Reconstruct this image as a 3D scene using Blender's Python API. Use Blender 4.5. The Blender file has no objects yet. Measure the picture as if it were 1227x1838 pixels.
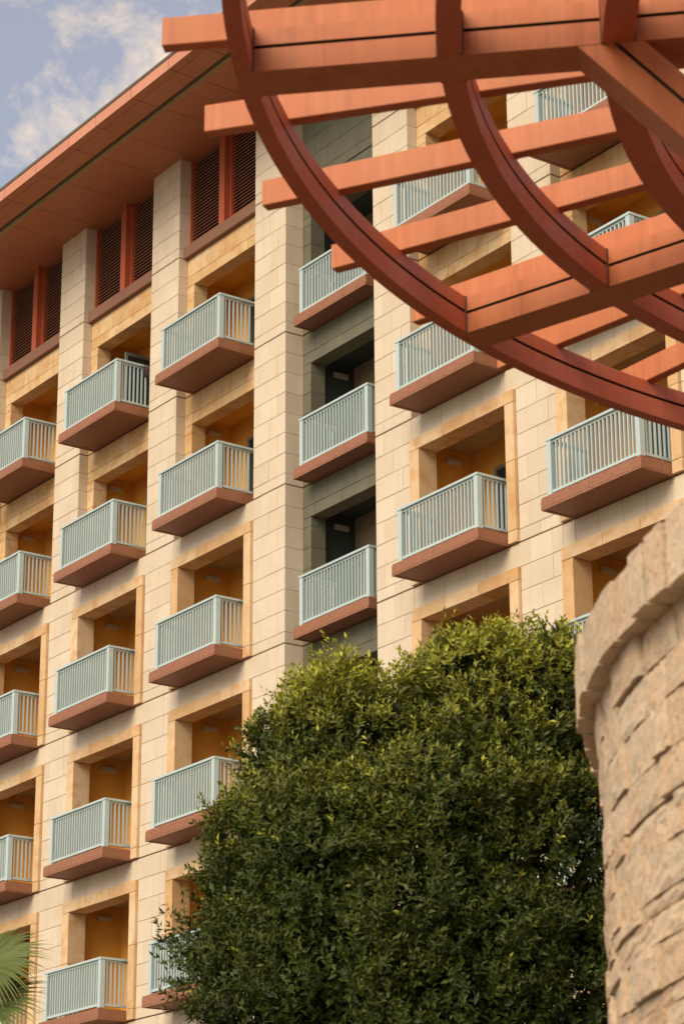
import bpy, math, random
import numpy as np
from mathutils import Matrix, Vector

random.seed(11)
rng = np.random.default_rng(7)
R = math.radians
scene = bpy.context.scene
col = scene.collection

# ------------------------------------------------------------------ camera
CAM = Vector((46.0936, -27.2235, 1.6))
YAW, PITCH, ROLL, FPX = -0.95324, 0.34546, -0.0056, 4555.2
PW, PH = 1227.0, 1838.0
Fv = Vector((math.sin(YAW)*math.cos(PITCH), math.cos(YAW)*math.cos(PITCH), math.sin(PITCH)))
Rv0 = Vector((math.cos(YAW), -math.sin(YAW), 0))
Uv0 = Rv0.cross(Fv)
Rv = Rv0*math.cos(ROLL) + Uv0*math.sin(ROLL)
Uv = Uv0*math.cos(ROLL) - Rv0*math.sin(ROLL)
cam_d = bpy.data.cameras.new('camera')
cam = bpy.data.objects.new('camera', cam_d)
col.objects.link(cam)
cam.matrix_world = Matrix(((Rv.x, Uv.x, -Fv.x, CAM.x), (Rv.y, Uv.y, -Fv.y, CAM.y),
                           (Rv.z, Uv.z, -Fv.z, CAM.z), (0, 0, 0, 1)))
cam_d.sensor_fit = 'HORIZONTAL'
cam_d.sensor_width = 24.0
cam_d.lens = FPX/PW*24.0
cam_d.clip_end = 3000
cam_d.dof.use_dof = True
cam_d.dof.focus_distance = 56.0
cam_d.dof.aperture_fstop = 3.6
scene.camera = cam
scene.render.resolution_x, scene.render.resolution_y = 683, 1024

# ------------------------------------------------------------------ light
SUN_EL, SUN_AZ = R(36), R(-19)      # azimuth: from the facade's normal (-y) towards -x
sun_dir = Vector((-math.sin(SUN_AZ)*math.cos(SUN_EL), -math.cos(SUN_AZ)*math.cos(SUN_EL), math.sin(SUN_EL)))
sd = bpy.data.lights.new('sun', 'SUN')
sd.energy = 3.3
sd.angle = R(40)
sd.color = (1.0, 0.86, 0.66)
so = bpy.data.objects.new('sun', sd)
col.objects.link(so)
so.rotation_euler = (-sun_dir).to_track_quat('-Z', 'Y').to_euler()
so.location = (20, -40, 60)

world = bpy.data.worlds.new('World')
scene.world = world
world.use_nodes = True
wn, wl = world.node_tree.nodes, world.node_tree.links
wn.clear()
sky = wn.new('ShaderNodeTexSky')
sky.sky_type = 'NISHITA'
sky.sun_disc = False
sky.sun_elevation = SUN_EL
sky.sun_rotation = math.pi + SUN_AZ
sky.air_density = 1.0
sky.dust_density = 1.2
tc = wn.new('ShaderNodeTexCoord')
mp = wn.new('ShaderNodeMapping')
mp.inputs['Scale'].default_value = (17.0, 17.0, 22.0)
mp.inputs['Location'].default_value = (3.4, 1.3, 0.4)
n1 = wn.new('ShaderNodeTexNoise')
n1.inputs['Scale'].default_value = 1.35
n1.inputs['Detail'].default_value = 9
n1.inputs['Roughness'].default_value = 0.60
n1.inputs['Distortion'].default_value = 0.18
cr = wn.new('ShaderNodeValToRGB')
cr.color_ramp.elements[0].position = 0.47
cr.color_ramp.elements[0].color = (0, 0, 0, 1)
cr.color_ramp.elements[1].position = 0.80
cr.color_ramp.elements[1].color = (1, 1, 1, 1)
mixw = wn.new('ShaderNodeMix')
mixw.data_type = 'RGBA'
mixw.inputs[7].default_value = (9.0, 6.8, 4.3, 1)
bg = wn.new('ShaderNodeBackground')
bg.inputs['Strength'].default_value = 0.15
wo = wn.new('ShaderNodeOutputWorld')
haze_add = wn.new('ShaderNodeMix')      # thin high veil over the blue
haze_add.data_type = 'RGBA'
haze_add.inputs[0].default_value = 0.25
haze_add.inputs[7].default_value = (6.0, 4.9, 3.9, 1)
wl.new(tc.outputs['Generated'], mp.inputs['Vector'])
wl.new(mp.outputs['Vector'], n1.inputs['Vector'])
wl.new(n1.outputs['Fac'], cr.inputs['Fac'])
wl.new(sky.outputs['Color'], haze_add.inputs[6])
wl.new(haze_add.outputs[2], mixw.inputs[6])
wl.new(cr.outputs['Color'], mixw.inputs[0])
wl.new(mixw.outputs[2], bg.inputs['Color'])
wl.new(bg.outputs['Background'], wo.inputs['Surface'])

vs = scene.view_settings
vs.view_transform = 'Standard'
vs.look = 'None'
vs.gamma = 1
vs.use_curve_mapping = False
vs.exposure = 0.15


# ------------------------------------------------------------------ helpers
def project(p):
    d = Vector(p) - CAM
    z = d.dot(Fv)
    if z < 0.1:
        return (-9e9, -9e9)
    return (PW/2 + FPX*d.dot(Rv)/z, PH/2 - FPX*d.dot(Uv)/z)


def ray(px, py):
    return Fv + Rv*((px-PW/2)/FPX) + Uv*((PH/2-py)/FPX)


def link(o, parent=None):
    col.objects.link(o)
    if parent is not None:
        o.parent = parent
    return o


WORLD = {}


def wloc(o):
    return WORLD.get(o.name, Vector((0, 0, 0)))


def put(name, mesh, loc=(0, 0, 0), parent=None, kind=None):
    """mesh object at world location loc (translation only), child of parent"""
    o = bpy.data.objects.new(name, mesh)
    col.objects.link(o)
    loc = Vector(loc)
    if parent is not None:
        o.parent = parent
        o.location = loc - wloc(parent)
    else:
        o.location = loc
    WORLD[o.name] = loc
    if kind:
        o['kind'] = kind
    return o


def thing(name, label, cat, loc, group=None):
    o = bpy.data.objects.new(name, None)
    o.empty_display_size = 0.3
    col.objects.link(o)
    o.location = loc
    WORLD[o.name] = Vector(loc)
    o['label'] = label
    o['category'] = cat
    if group:
        o['group'] = group
    return o


class MB:
    def __init__(self):
        self.v, self.f, self.m = [], [], []
        self.flat = set()

    def box(self, x0, x1, y0, y1, z0, z1, mi=0):
        b = len(self.v)
        self.v += [(x0, y0, z0), (x1, y0, z0), (x1, y1, z0), (x0, y1, z0),
                   (x0, y0, z1), (x1, y0, z1), (x1, y1, z1), (x0, y1, z1)]
        for f in ((0, 3, 2, 1), (4, 5, 6, 7), (0, 1, 5, 4), (1, 2, 6, 5), (2, 3, 7, 6), (3, 0, 4, 7)):
            self.f.append(tuple(b+i for i in f))
            self.m.append(mi)

    def cham(self, x0, x1, y0, y1, z0, z1, c=0.006, mi=0):
        """box whose front (-y) edges are chamfered; back left open"""
        b = len(self.v)
        self.v += [(x0, y1, z0), (x1, y1, z0), (x1, y1, z1), (x0, y1, z1),
                   (x0, y0+c, z0), (x1, y0+c, z0), (x1, y0+c, z1), (x0, y0+c, z1),
                   (x0+c, y0, z0+c), (x1-c, y0, z0+c), (x1-c, y0, z1-c), (x0+c, y0, z1-c)]
        for i in range(4):
            j = (i+1) % 4
            self.f.append((b+i, b+j, b+4+j, b+4+i))
            self.f.append((b+4+i, b+4+j, b+8+j, b+8+i))
            self.m += [mi, mi]
        self.f.append((b+8, b+9, b+10, b+11))
        self.f.append((b+3, b+2, b+1, b))
        self.m += [mi, mi]

    def quad(self, a, b, c, d, mi=0):
        n = len(self.v)
        self.v += [tuple(a), tuple(b), tuple(c), tuple(d)]
        self.f.append((n, n+1, n+2, n+3))
        self.m.append(mi)

    def mesh(self, name, mats, smooth=False):
        me = bpy.data.meshes.new(name)
        me.from_pydata(self.v, [], self.f)
        for m in (mats if isinstance(mats, (list, tuple)) else [mats]):
            me.materials.append(m)
        if len(me.materials) > 1:
            me.polygons.foreach_set('material_index', self.m)
        if smooth:
            me.polygons.foreach_set('use_smooth', [i not in self.flat for i in range(len(me.polygons))])
        me.update()
        return me


# ------------------------------------------------------------------ materials
def new_mat(name, rough=0.8):
    m = bpy.data.materials.new(name)
    m.use_nodes = True
    nt = m.node_tree
    b = nt.nodes['Principled BSDF']
    b.inputs['Roughness'].default_value = rough
    return m, nt, b


def N(nt, t, **k):
    n = nt.nodes.new(t)
    for a, v in k.items():
        n.inputs[a].default_value = v
    return n


def mixc(nt, fac, a, b, mode='MIX'):
    n = nt.nodes.new('ShaderNodeMix')
    n.data_type = 'RGBA'
    n.blend_type = mode
    for s, v in ((0, fac), (6, a), (7, b)):
        if hasattr(v, 'is_linked') or hasattr(v, 'links'):
            nt.links.new(v, n.inputs[s])
        else:
            n.inputs[s].default_value = v if s == 0 else (*v, 1)
    return n.outputs[2]


def ramp(nt, src, p0, p1, c0=(0, 0, 0), c1=(1, 1, 1)):
    r = nt.nodes.new('ShaderNodeValToRGB')
    r.color_ramp.elements[0].position = p0
    r.color_ramp.elements[0].color = (*c0, 1)
    r.color_ramp.elements[1].position = p1
    r.color_ramp.elements[1].color = (*c1, 1)
    nt.links.new(src, r.inputs['Fac'])
    return r.outputs['Color']


def worldpos(nt, scale=(1, 1, 1)):
    g = nt.nodes.new('ShaderNodeNewGeometry')
    mpn = nt.nodes.new('ShaderNodeMapping')
    mpn.inputs['Scale'].default_value = scale
    nt.links.new(g.outputs['Position'], mpn.inputs['Vector'])
    return mpn.outputs['Vector'], g


def noise(nt, vec, scale, detail=4, rough=0.55):
    n = N(nt, 'ShaderNodeTexNoise', Scale=scale, Detail=detail, Roughness=rough)
    nt.links.new(vec, n.inputs['Vector'])
    return n.outputs['Fac']


def piece_random(nt, g):
    """a value per object and per island: each block gets its own shade"""
    oi = nt.nodes.new('ShaderNodeObjectInfo')
    a = nt.nodes.new('ShaderNodeMath'); a.operation = 'ADD'
    nt.links.new(oi.outputs['Random'], a.inputs[0])
    nt.links.new(g.outputs['Random Per Island'], a.inputs[1])
    f = nt.nodes.new('ShaderNodeMath'); f.operation = 'FRACT'
    nt.links.new(a.outputs[0], f.inputs[0])
    return f.outputs[0]


def bump(nt, b, src, strength, dist):
    bn = nt.nodes.new('ShaderNodeBump')
    bn.inputs['Strength'].default_value = strength
    bn.inputs['Distance'].default_value = dist
    nt.links.new(src, bn.inputs['Height'])
    nt.links.new(bn.outputs['Normal'], b.inputs['Normal'])


def stone_mat(name, ca, cb, mottle, mscale=3.0, mlo=0.42, mhi=0.7, streak=0.25, bstr=0.15, rough=0.75, streak_c=(0.30, 0.22, 0.14)):
    m, nt, b = new_mat(name, rough)
    v, g = worldpos(nt)
    base = mixc(nt, piece_random(nt, g), ca, cb)
    base = mixc(nt, ramp(nt, noise(nt, v, mscale, 6, 0.65), mlo, mhi, (0, 0, 0), (0.75, 0.75, 0.75)), base, mottle)
    vs_, _ = worldpos(nt, (1, 1, 0.10))
    st = ramp(nt, noise(nt, vs_, 5.0, 5, 0.6), 0.52, 0.8, (0, 0, 0), (streak,)*3)
    base = mixc(nt, st, base, streak_c)
    fine = noise(nt, v, 60, 3, 0.6)
    base = mixc(nt, ramp(nt, fine, 0.3, 0.75, (0, 0, 0), (0.16,)*3), base, tuple(c*0.62 for c in mottle))
    nt.links.new(base, b.inputs['Base Color'])
    bump(nt, b, noise(nt, v, 22, 5, 0.6), bstr, 0.01)
    return m


M = {}
M['limestone'] = stone_mat('limestone', (0.585, 0.485, 0.355), (0.655, 0.555, 0.425), (0.545, 0.435, 0.305), 1.4, 0.45, 0.78, 0.22)
M['pier'] = M['limestone']
M['yellow'] = stone_mat('yellow_stone', (0.58, 0.37, 0.165), (0.68, 0.49, 0.27), (0.53, 0.265, 0.085), 3.2, 0.46, 0.64, 0.28)
M['surround'] = stone_mat('surround_stone', (0.58, 0.36, 0.165), (0.69, 0.51, 0.31), (0.52, 0.275, 0.10), 3.0, 0.47, 0.66, 0.26)
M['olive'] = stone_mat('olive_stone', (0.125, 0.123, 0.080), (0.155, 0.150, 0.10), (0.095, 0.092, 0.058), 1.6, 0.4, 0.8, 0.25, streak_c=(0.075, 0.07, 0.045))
M['tower'] = stone_mat('tower_stone', (0.52, 0.33, 0.17), (0.62, 0.455, 0.29), (0.33, 0.235, 0.14), 9.0, 0.50, 0.74, 0.10, 0.9, streak_c=(0.45, 0.25, 0.10))
def rubble():
    m, nt, b = new_mat('tower_rubble', 0.85)
    v, g_ = worldpos(nt)
    c = mixc(nt, piece_random(nt, g_), (0.56, 0.385, 0.235), (0.63, 0.48, 0.33))
    c = mixc(nt, ramp(nt, noise(nt, v, 4.0, 5, 0.65), 0.48, 0.62, (0, 0, 0), (0.7,)*3), c, (0.50, 0.42, 0.30))
    c = mixc(nt, ramp(nt, noise(nt, v, 9.0, 5, 0.65), 0.50, 0.70, (0, 0, 0), (0.6,)*3), c, (0.55, 0.33, 0.16))
    c = mixc(nt, ramp(nt, noise(nt, v, 26.0, 4, 0.7), 0.55, 0.68, (0, 0, 0), (0.85,)*3), c, (0.19, 0.12, 0.065))
    c = mixc(nt, ramp(nt, noise(nt, v, 70.0, 3, 0.7), 0.50, 0.75, (0, 0, 0), (0.45,)*3), c, (0.30, 0.205, 0.12))
    nt.links.new(c, b.inputs['Base Color'])
    a1 = nt.nodes.new('ShaderNodeMath'); a1.operation = 'MULTIPLY_ADD'
    nt.links.new(noise(nt, v, 9, 6, 0.65), a1.inputs[0]); a1.inputs[1].default_value = 2.2
    nt.links.new(noise(nt, v, 40, 4, 0.7), a1.inputs[2])
    bump(nt, b, a1.outputs[0], 0.8, 0.010)
    return m


M['tower'] = rubble()
M['mortar'] = stone_mat('mortar', (0.40, 0.30, 0.19), (0.40, 0.30, 0.19), (0.30, 0.22, 0.14), 5)
M['tower_mortar'] = stone_mat('tower_mortar', (0.14, 0.09, 0.05), (0.14, 0.09, 0.05), (0.10, 0.065, 0.04), 6)


def granite():
    m, nt, b = new_mat('pink_granite', 0.6)
    v, g = worldpos(nt)
    c = mixc(nt, piece_random(nt, g), (0.245, 0.090, 0.040), (0.275, 0.105, 0.048))
    c = mixc(nt, ramp(nt, noise(nt, v, 45, 3, 0.7), 0.50, 0.66), c, (0.37, 0.19, 0.115))
    c = mixc(nt, ramp(nt, noise(nt, v, 37, 2, 0.6), 0.58, 0.70, (0, 0, 0), (0.7,)*3), c, (0.15, 0.062, 0.037))
    vs_, _ = worldpos(nt, (1, 1, 0.15))
    c = mixc(nt, ramp(nt, noise(nt, vs_, 4, 4), 0.5, 0.85, (0, 0, 0), (0.4,)*3), c, (0.14, 0.06, 0.036))
    nt.links.new(c, b.inputs['Base Color'])
    return m


def paint(name, ca, cb, cs, rough=0.5, vert=True, sc=9.0, amt=0.5, drip=0):
    m, nt, b = new_mat(name, rough)
    v, g = worldpos(nt, (1, 1, 0.12 if vert else 1))
    w, _ = worldpos(nt)
    c = mixc(nt, piece_random(nt, g), ca, cb)
    c = mixc(nt, ramp(nt, noise(nt, v, sc, 5, 0.6), 0.42, 0.75, (0, 0, 0), (amt,)*3), c, cs)
    c = mixc(nt, ramp(nt, noise(nt, w, 0.9, 4, 0.6), 0.4, 0.75, (0, 0, 0), (amt*0.6,)*3), c, tuple(x*0.7 for x in ca))
    if drip:
        v2, _ = worldpos(nt, (1, 1, 0.05))
        c = mixc(nt, ramp(nt, noise(nt, v2, 11, 4, 0.65), 0.52, 0.78, (0, 0, 0), (drip,)*3), c, tuple(x*0.55 for x in ca))
        c = mixc(nt, ramp(nt, noise(nt, v2, 17, 3, 0.6), 0.56, 0.80, (0, 0, 0), (drip,)*3), c, tuple(min(1, x*1.35+0.03) for x in ca))
    nt.links.new(c, b.inputs['Base Color'])
    bump(nt, b, noise(nt, w, 14, 3), 0.05, 0.01)
    return m


M['granite'] = granite()
M['teal'] = paint('pale_teal_paint', (0.42, 0.515, 0.505), (0.45, 0.545, 0.53), (0.35, 0.44, 0.43), 0.36, amt=0.3)
M['orange'] = paint('weathered_terracotta_paint', (0.465, 0.135, 0.041), (0.495, 0.147, 0.047), (0.55, 0.195, 0.078), 0.62, sc=5.0, amt=0.6, drip=0.55)
M['ring'] = paint('terracotta_beam_paint', (0.52, 0.118, 0.048), (0.54, 0.13, 0.053), (0.58, 0.17, 0.085), 0.6, sc=4.0, amt=0.5, drip=0.4)
M['groove'] = new_mat('dark_groove', 0.9)[0]
M['groove'].node_tree.nodes['Principled BSDF'].inputs['Base Color'].default_value = (0.10, 0.06, 0.035, 1)
M['soffit'] = paint('red_brown_soffit', (0.50, 0.18, 0.078), (0.53, 0.195, 0.086), (0.43, 0.16, 0.07), 0.55, vert=False, sc=1.5, amt=0.4)
M['fascia'] = paint('fascia_paint', (0.52, 0.21, 0.12), (0.57, 0.245, 0.145), (0.44, 0.19, 0.11), 0.5, amt=0.3)
M['louver'] = paint('louver_paint', (0.36, 0.15, 0.085), (0.39, 0.165, 0.095), (0.30, 0.12, 0.07), 0.5, amt=0.3)
M['mullion'] = paint('mullion_paint', (0.40, 0.085, 0.033), (0.40, 0.085, 0.033), (0.33, 0.075, 0.03), 0.5, amt=0.3)
M['sill'] = paint('sill_stone', (0.215, 0.098, 0.055), (0.24, 0.112, 0.063), (0.17, 0.08, 0.045), 0.6, amt=0.4)
M['ochre'] = paint('ochre_render', (0.70, 0.37, 0.062), (0.72, 0.385, 0.068), (0.63, 0.33, 0.055), 0.85, amt=0.35, sc=2)
M['dark_teal'] = paint('dark_teal_render', (0.050, 0.068, 0.060), (0.055, 0.075, 0.066), (0.042, 0.056, 0.05), 0.85, sc=2)
M['dark'] = new_mat('dark_void', 0.9)[0]
M['dark'].node_tree.nodes['Principled BSDF'].inputs['Base Color'].default_value = (0.03, 0.015, 0.01, 1)
M['vent'] = paint('vent_metal', (0.16, 0.12, 0.06), (0.16, 0.12, 0.06), (0.11, 0.08, 0.04), 0.5, vert=False)
M['vent_lip'] = paint('vent_lip', (0.60, 0.44, 0.22), (0.60, 0.44, 0.22), (0.5, 0.36, 0.18), 0.45, vert=False)
M['lamp'] = paint('lamp_housing', (0.52, 0.50, 0.44), (0.52, 0.50, 0.44), (0.42, 0.40, 0.35), 0.45)
M['roof'] = paint('roof_sheet', (0.11, 0.085, 0.05), (0.12, 0.09, 0.055), (0.08, 0.06, 0.04), 0.6)
M['frame'] = paint('grey_green_frame', (0.20, 0.25, 0.23), (0.20, 0.25, 0.23), (0.15, 0.19, 0.175), 0.45)
M['glass'], _nt, _b = new_mat('door_glass', 0.06)
_b.inputs['Base Color'].default_value = (0.03, 0.04, 0.045, 1)
M['cloth'] = paint('mauve_cloth', (0.075, 0.055, 0.058), (0.075, 0.055, 0.058), (0.05, 0.038, 0.04), 0.95)
M['ground'] = stone_mat('paving', (0.11, 0.08, 0.055), (0.11, 0.08, 0.055), (0.085, 0.065, 0.045), 0.6)
M['bark'] = stone_mat('bark', (0.13, 0.095, 0.06), (0.13, 0.095, 0.06), (0.08, 0.06, 0.04), 6, bstr=0.5)

# ------------------------------------------------------------------ ground
g = MB()
g.quad((-500, -500, 0), (500, -500, 0), (500, 500, 0), (-500, 500, 0))
go = put('ground', g.mesh('ground', M['ground']), kind='structure')

# ------------------------------------------------------------------ hotel
ZB = 16.324                 # height of the ledge line of the first framed storey
H = 3.4
W = 4.318
BAYS = list(range(-2, 6))
RECESS_BAY = 2              # the bay that is set back, in olive stone
FL = list(range(0, 7))      # storeys counted down from the top one
COURSE = [0.02, 0.25, 0.70, 1.15, 1.60, 2.05, 2.50, 2.95, 3.40]
Z_SOFFIT = ZB + 12.72
Z_ROOM = ZB + 10.2


def zk(k):
    return ZB + (2-k)*H


hotel = thing('hotel_building', 'cream stone hotel with rows of pale teal balconies under a deep red brown eave', 'building', (8, 0, 0))

core = MB()
ledge = MB()
stones = {'limestone': [], 'surround': [], 'yellow': [], 'olive': []}


def stone(kind, u0, u1, z0, z1, y0, depth, gap=0.0035):
    if u1-u0 < 0.03:
        return
    stones[kind].append((u0+gap, u1-gap, z0+gap, z1-gap, y0, depth))


def courses(kind, u0, u1, zbase, y, depth, base_u, cs=None, pitch=None, off=0):
    cs = cs or COURSE
    pitch = pitch or W/7
    for i in range(len(cs)-1):
        z0, z1 = zbase+cs[i], zbase+cs[i+1]
        sh = 0.0 if (i+off) % 2 else pitch/2
        n0 = math.floor((u0-base_u-sh)/pitch)
        js = [u0]
        for n in range(n0, n0+40):
            j = base_u+sh+n*pitch
            if u0+0.10 < j < u1-0.10:
                js.append(j)
            if j > u1:
                break
        js.append(u1)
        for a, b in zip(js[:-1], js[1:]):
            stone(kind, a, b, z0, z1, y, depth)


ZTOP = Z_SOFFIT
pier_top = [0.02] + [0.25+0.45*i for i in range(5)] + [2.52]
for bi in BAYS:
    u0 = bi*W
    L, Rr = u0-2.88, u0+0.255        # edges of the recess / surround
    oL, oR = u0-2.58, u0             # opening
    nxt = (bi+1)*W-2.88
    base_u = u0-0.09
    olive_bay = bi == RECESS_BAY
    for k in FL:
        zb = zk(k)
        recess = k < 2
        # pier on this bay's right side
        dl = 0.5 if olive_bay else (0.32 if recess else 0.10)
        dr = 0.5 if bi+1 == RECESS_BAY else (0.32 if recess else 0.10)
        courses('limestone', Rr, nxt, zb, 0.0, max(dl, dr), base_u, COURSE[:-1] if not recess and not olive_bay and bi+1 != RECESS_BAY else None, off=k % 2)
        if not (not recess and not olive_bay and bi+1 != RECESS_BAY):
            pass
        core.box(Rr+0.012, nxt-0.012, max(dl, dr)-0.03, 1.7, zb-0.001, zb+H)
        ledge.box(Rr+0.006, nxt-0.006, 0.035, max(dl, dr)-0.02, zb-0.003, zb+0.023)
        ledge.box(L+0.001, Rr-0.001, (0.475 if olive_bay else 0.27 if k == 0 else 0.035), (0.7 if olive_bay else 0.5 if k == 0 else 0.09), zb-0.003, zb+0.023)
        if olive_bay:
            y0 = 0.44
            courses('olive', L, oL, zb, y0, 0.36, base_u, COURSE[:7]+[2.70])
            courses('olive', oR, Rr, zb, y0, 0.36, base_u, COURSE[:7]+[2.70])
            courses('olive', L, Rr, zb, y0, 0.36, base_u, [2.70, 2.95, 3.40], off=k % 2, pitch=W/4.6)
            core.box(L, Rr, 0.78, 1.5, zb+2.99, zb+H)
        elif recess:
            y0 = 0.235
            courses('yellow', L, oL, zb, y0, 0.35, base_u, COURSE[:7]+[2.70])
            courses('yellow', oR, Rr, zb, y0, 0.35, base_u, COURSE[:7]+[2.70])
            courses('yellow', L, Rr, zb, y0, 0.35, base_u, [2.70, 2.95, 3.40], off=k % 2)
            core.box(L, Rr, 0.56, 1.5, zb+2.99, zb+H)
        else:
            # course over the surround runs on through the piers
            courses('limestone', L, Rr if bi+1 == RECESS_BAY else nxt, zb, 0.0, 0.10, base_u, [2.95, 3.40], off=1)
            if bi-1 == RECESS_BAY:
                pass
            core.box(L, Rr, 0.08, 1.5, zb+2.97, zb+H)
            yf, dp = -0.07, 0.43
            j1 = u0-1.84+random.uniform(-0.06, 0.06)
            j2 = u0-0.83+random.uniform(-0.06, 0.06)
            for a, b in ((L, oL), (oR, Rr)):
                for z0, z1 in ((0.02, 0.25), (0.25, 1.58), (1.58, 2.70)):
                    stone('surround', a, b, zb+z0, zb+z1, yf, dp, 0.004)
            for a, b in ((L, j1), (j1, j2), (j2, Rr)):
                stone('surround', a, b, zb+2.70, zb+2.95, yf, dp, 0.004)
    # plant storey under the eave
    zb = zk(-1)
    dl = 0.5 if olive_bay or bi+1 == RECESS_BAY else 0.40
    courses('limestone', Rr, nxt, zb, 0.0, dl, base_u, pier_top, off=1)
    core.box(Rr+0.012, nxt-0.012, dl-0.03, 1.7, zb, Z_SOFFIT)
    if olive_bay:
        courses('olive', L, Rr, zb, 0.44, 0.36, base_u, pier_top, pitch=W/4.6)
        core.box(L, Rr, 0.78, 1.5, zb, Z_SOFFIT)
    else:
        core.box(L, Rr, 0.75, 1.5, zb, Z_SOFFIT)
# plinth below the lowest storey, and the body of the house behind
uL, uR = BAYS[0]*W-2.88, BAYS[-1]*W+W-2.88
core.box(uL, uR, 0.11, 1.4, 0.0, zk(6)+0.001)
for i in range(5):
    courses('limestone', uL, uR, -0.02 + i*0.545, 0.0, 0.12, 0.0, [0.02, 0.565], off=i % 2)
core.box(uL, uR, 1.75, 14.0, 0.0, Z_SOFFIT+0.05)
wall = put('wall', core.mesh('wall_core', M['mortar']), (0, 0, 0), hotel)
put('ledge_joints', ledge.mesh('ledge_joints', M['groove']), (0, 0, 0), wall, 'stuff')

hidden_tree = lambda x, y: 430 < x < 1030 and y > 1330


def show_area(s):
    u0, u1, z0, z1, y, d = s
    pts = [project((u, y, z)) for u in (u0, u1) for z in (z0, z1)]
    cx = sum(p[0] for p in pts)/4
    cy = sum(p[1] for p in pts)/4
    if cx < -15 or cx > 1240 or cy < -15 or cy > 1850 or hidden_tree(cx, cy):
        return 0
    if cx > 1075 and cy > 1010:
        return 0
    (x0, y0), (x1, y1), (x2, y2), (x3, y3) = pts
    return abs((x3-x0)*(y2-y1)-(x2-x1)*(y3-y0))/2


block_meshes = {}


def block_mesh(kind, w, h, d):
    key = (kind, round(w, 3), round(h, 3), round(d, 2))
    if key not in block_meshes:
        b = MB()
        b.cham(0, w, 0, d, 0, h, 0.005)
        block_meshes[key] = b.mesh(kind+'_block', M[kind])
    return block_meshes[key]


NAMES = {'limestone': 'limestone_block', 'surround': 'surround_stone', 'yellow': 'yellow_stone', 'olive': 'olive_stone'}
for kind, lst in stones.items():
    order = sorted(lst, key=show_area, reverse=True)
    single = [s for s in order[:300] if show_area(s) > 0]
    rest = order[len(single):]
    for (u0, u1, z0, z1, y, d) in single:
        jit = random.uniform(-0.003, 0.003)
        put(NAMES[kind], block_mesh(kind, u1-u0, z1-z0, d), (u0, y+jit, z0), wall)
    b = MB()
    for (u0, u1, z0, z1, y, d) in rest:
        b.cham(u0, u1, y, y+d, z0, z1, 0.007)
    if rest:
        put(NAMES[kind]+'s', b.mesh(kind+'_rest', M[kind]), (0, 0, 0), wall, 'stuff')

# ---- loggias behind the openings


def loggia_mesh(y0, y1, mat):
    a = MB()
    x0, x1, z0, z1 = -2.875, 0.25, 0.10, 2.985
    a.quad((x0, y0, z0), (x0, y1, z0), (x0, y1, z1), (x0, y0, z1))
    a.quad((x1, y0, z0), (x1, y0, z1), (x1, y1, z1), (x1, y1, z0))
    a.quad((x0, y1, z0), (x1, y1, z0), (x1, y1, z1), (x0, y1, z1))
    a.quad((x0, y0, z1), (x0, y1, z1), (x1, y1, z1), (x1, y0, z1))
    a.quad((x0, y0, z0+0.12), (x1, y0, z0+0.12), (x1, y1, z0+0.12), (x0, y1, z0+0.12))
    return a.mesh('loggia', mat)


lg = {'framed': loggia_mesh(0.355, 1.45, M['ochre']), 'recess': loggia_mesh(0.58, 1.45, M['ochre']),
      'olive': loggia_mesh(0.795, 1.85, M['dark_teal'])}
b = MB()
b.box(0, 0.055, 0, 0.37, 0, 0.11)
b.box(0.055, 0.075, 0.02, 0.35, 0.015, 0.095)
lamp_mesh = b.mesh('wall_lamp', M['lamp'])
b = MB()
b.box(0, 0.07, -0.05, 0, 0, 2.25); b.box(1.5, 1.57, -0.05, 0, 0, 2.25)
b.box(0.07, 1.5, -0.05, 0, 2.18, 2.25); b.box(0.75, 0.82, -0.045, 0, 0, 2.18)
door_mesh = b.mesh('door_frame', M['frame'])
b = MB()
b.box(0.07, 1.5, -0.02, -0.005, 0, 2.18)
glass_mesh = b.mesh('door_glass', M['glass'])
b = MB()
b.box(-0.02, 0.02, 0, 0.07, 0, 2.25); b.box(-0.02, 0.02, 0.68, 0.75, 0, 2.25)
b.box(-0.02, 0.02, 0.07, 0.68, 2.17, 2.25); b.box(-0.02, 0.02, 0.07, 0.68, 0, 0.09)
leaf_mesh = b.mesh('door_leaf', M['frame'])
b = MB()
b.box(-0.006, 0.006, 0.07, 0.68, 0.09, 2.17)
leafglass_mesh = b.mesh('leaf_glass', M['glass'])
for bi in BAYS:
    for k in FL:
        u0, zb = bi*W, zk(k)
        typ = 'olive' if bi == RECESS_BAY else ('recess' if k < 2 else 'framed')
        lo = put('loggia', lg[typ], (u0, 0, zb), hotel)
        yb = 1.85 if typ == 'olive' else 1.45
        if k != 0:
            put('wall_lamp', lamp_mesh, (u0-2.873, 0.80+(0.40 if typ == 'olive' else 0), zb+2.66), lo)
        put('door_frame', door_mesh, (u0-2.14, yb-0.002, zb+0.222), lo)
        put('door_glass', glass_mesh, (u0-2.14, yb-0.002, zb+0.222), lo)
        if bi == 0 and k == 0:
            dlf = put('door_leaf', leaf_mesh, (u0-2.0, 0.66, zb+0.222), lo)
            put('leaf_glass', leafglass_mesh, (u0-2.0, 0.66, zb+0.222), lo)

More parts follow.
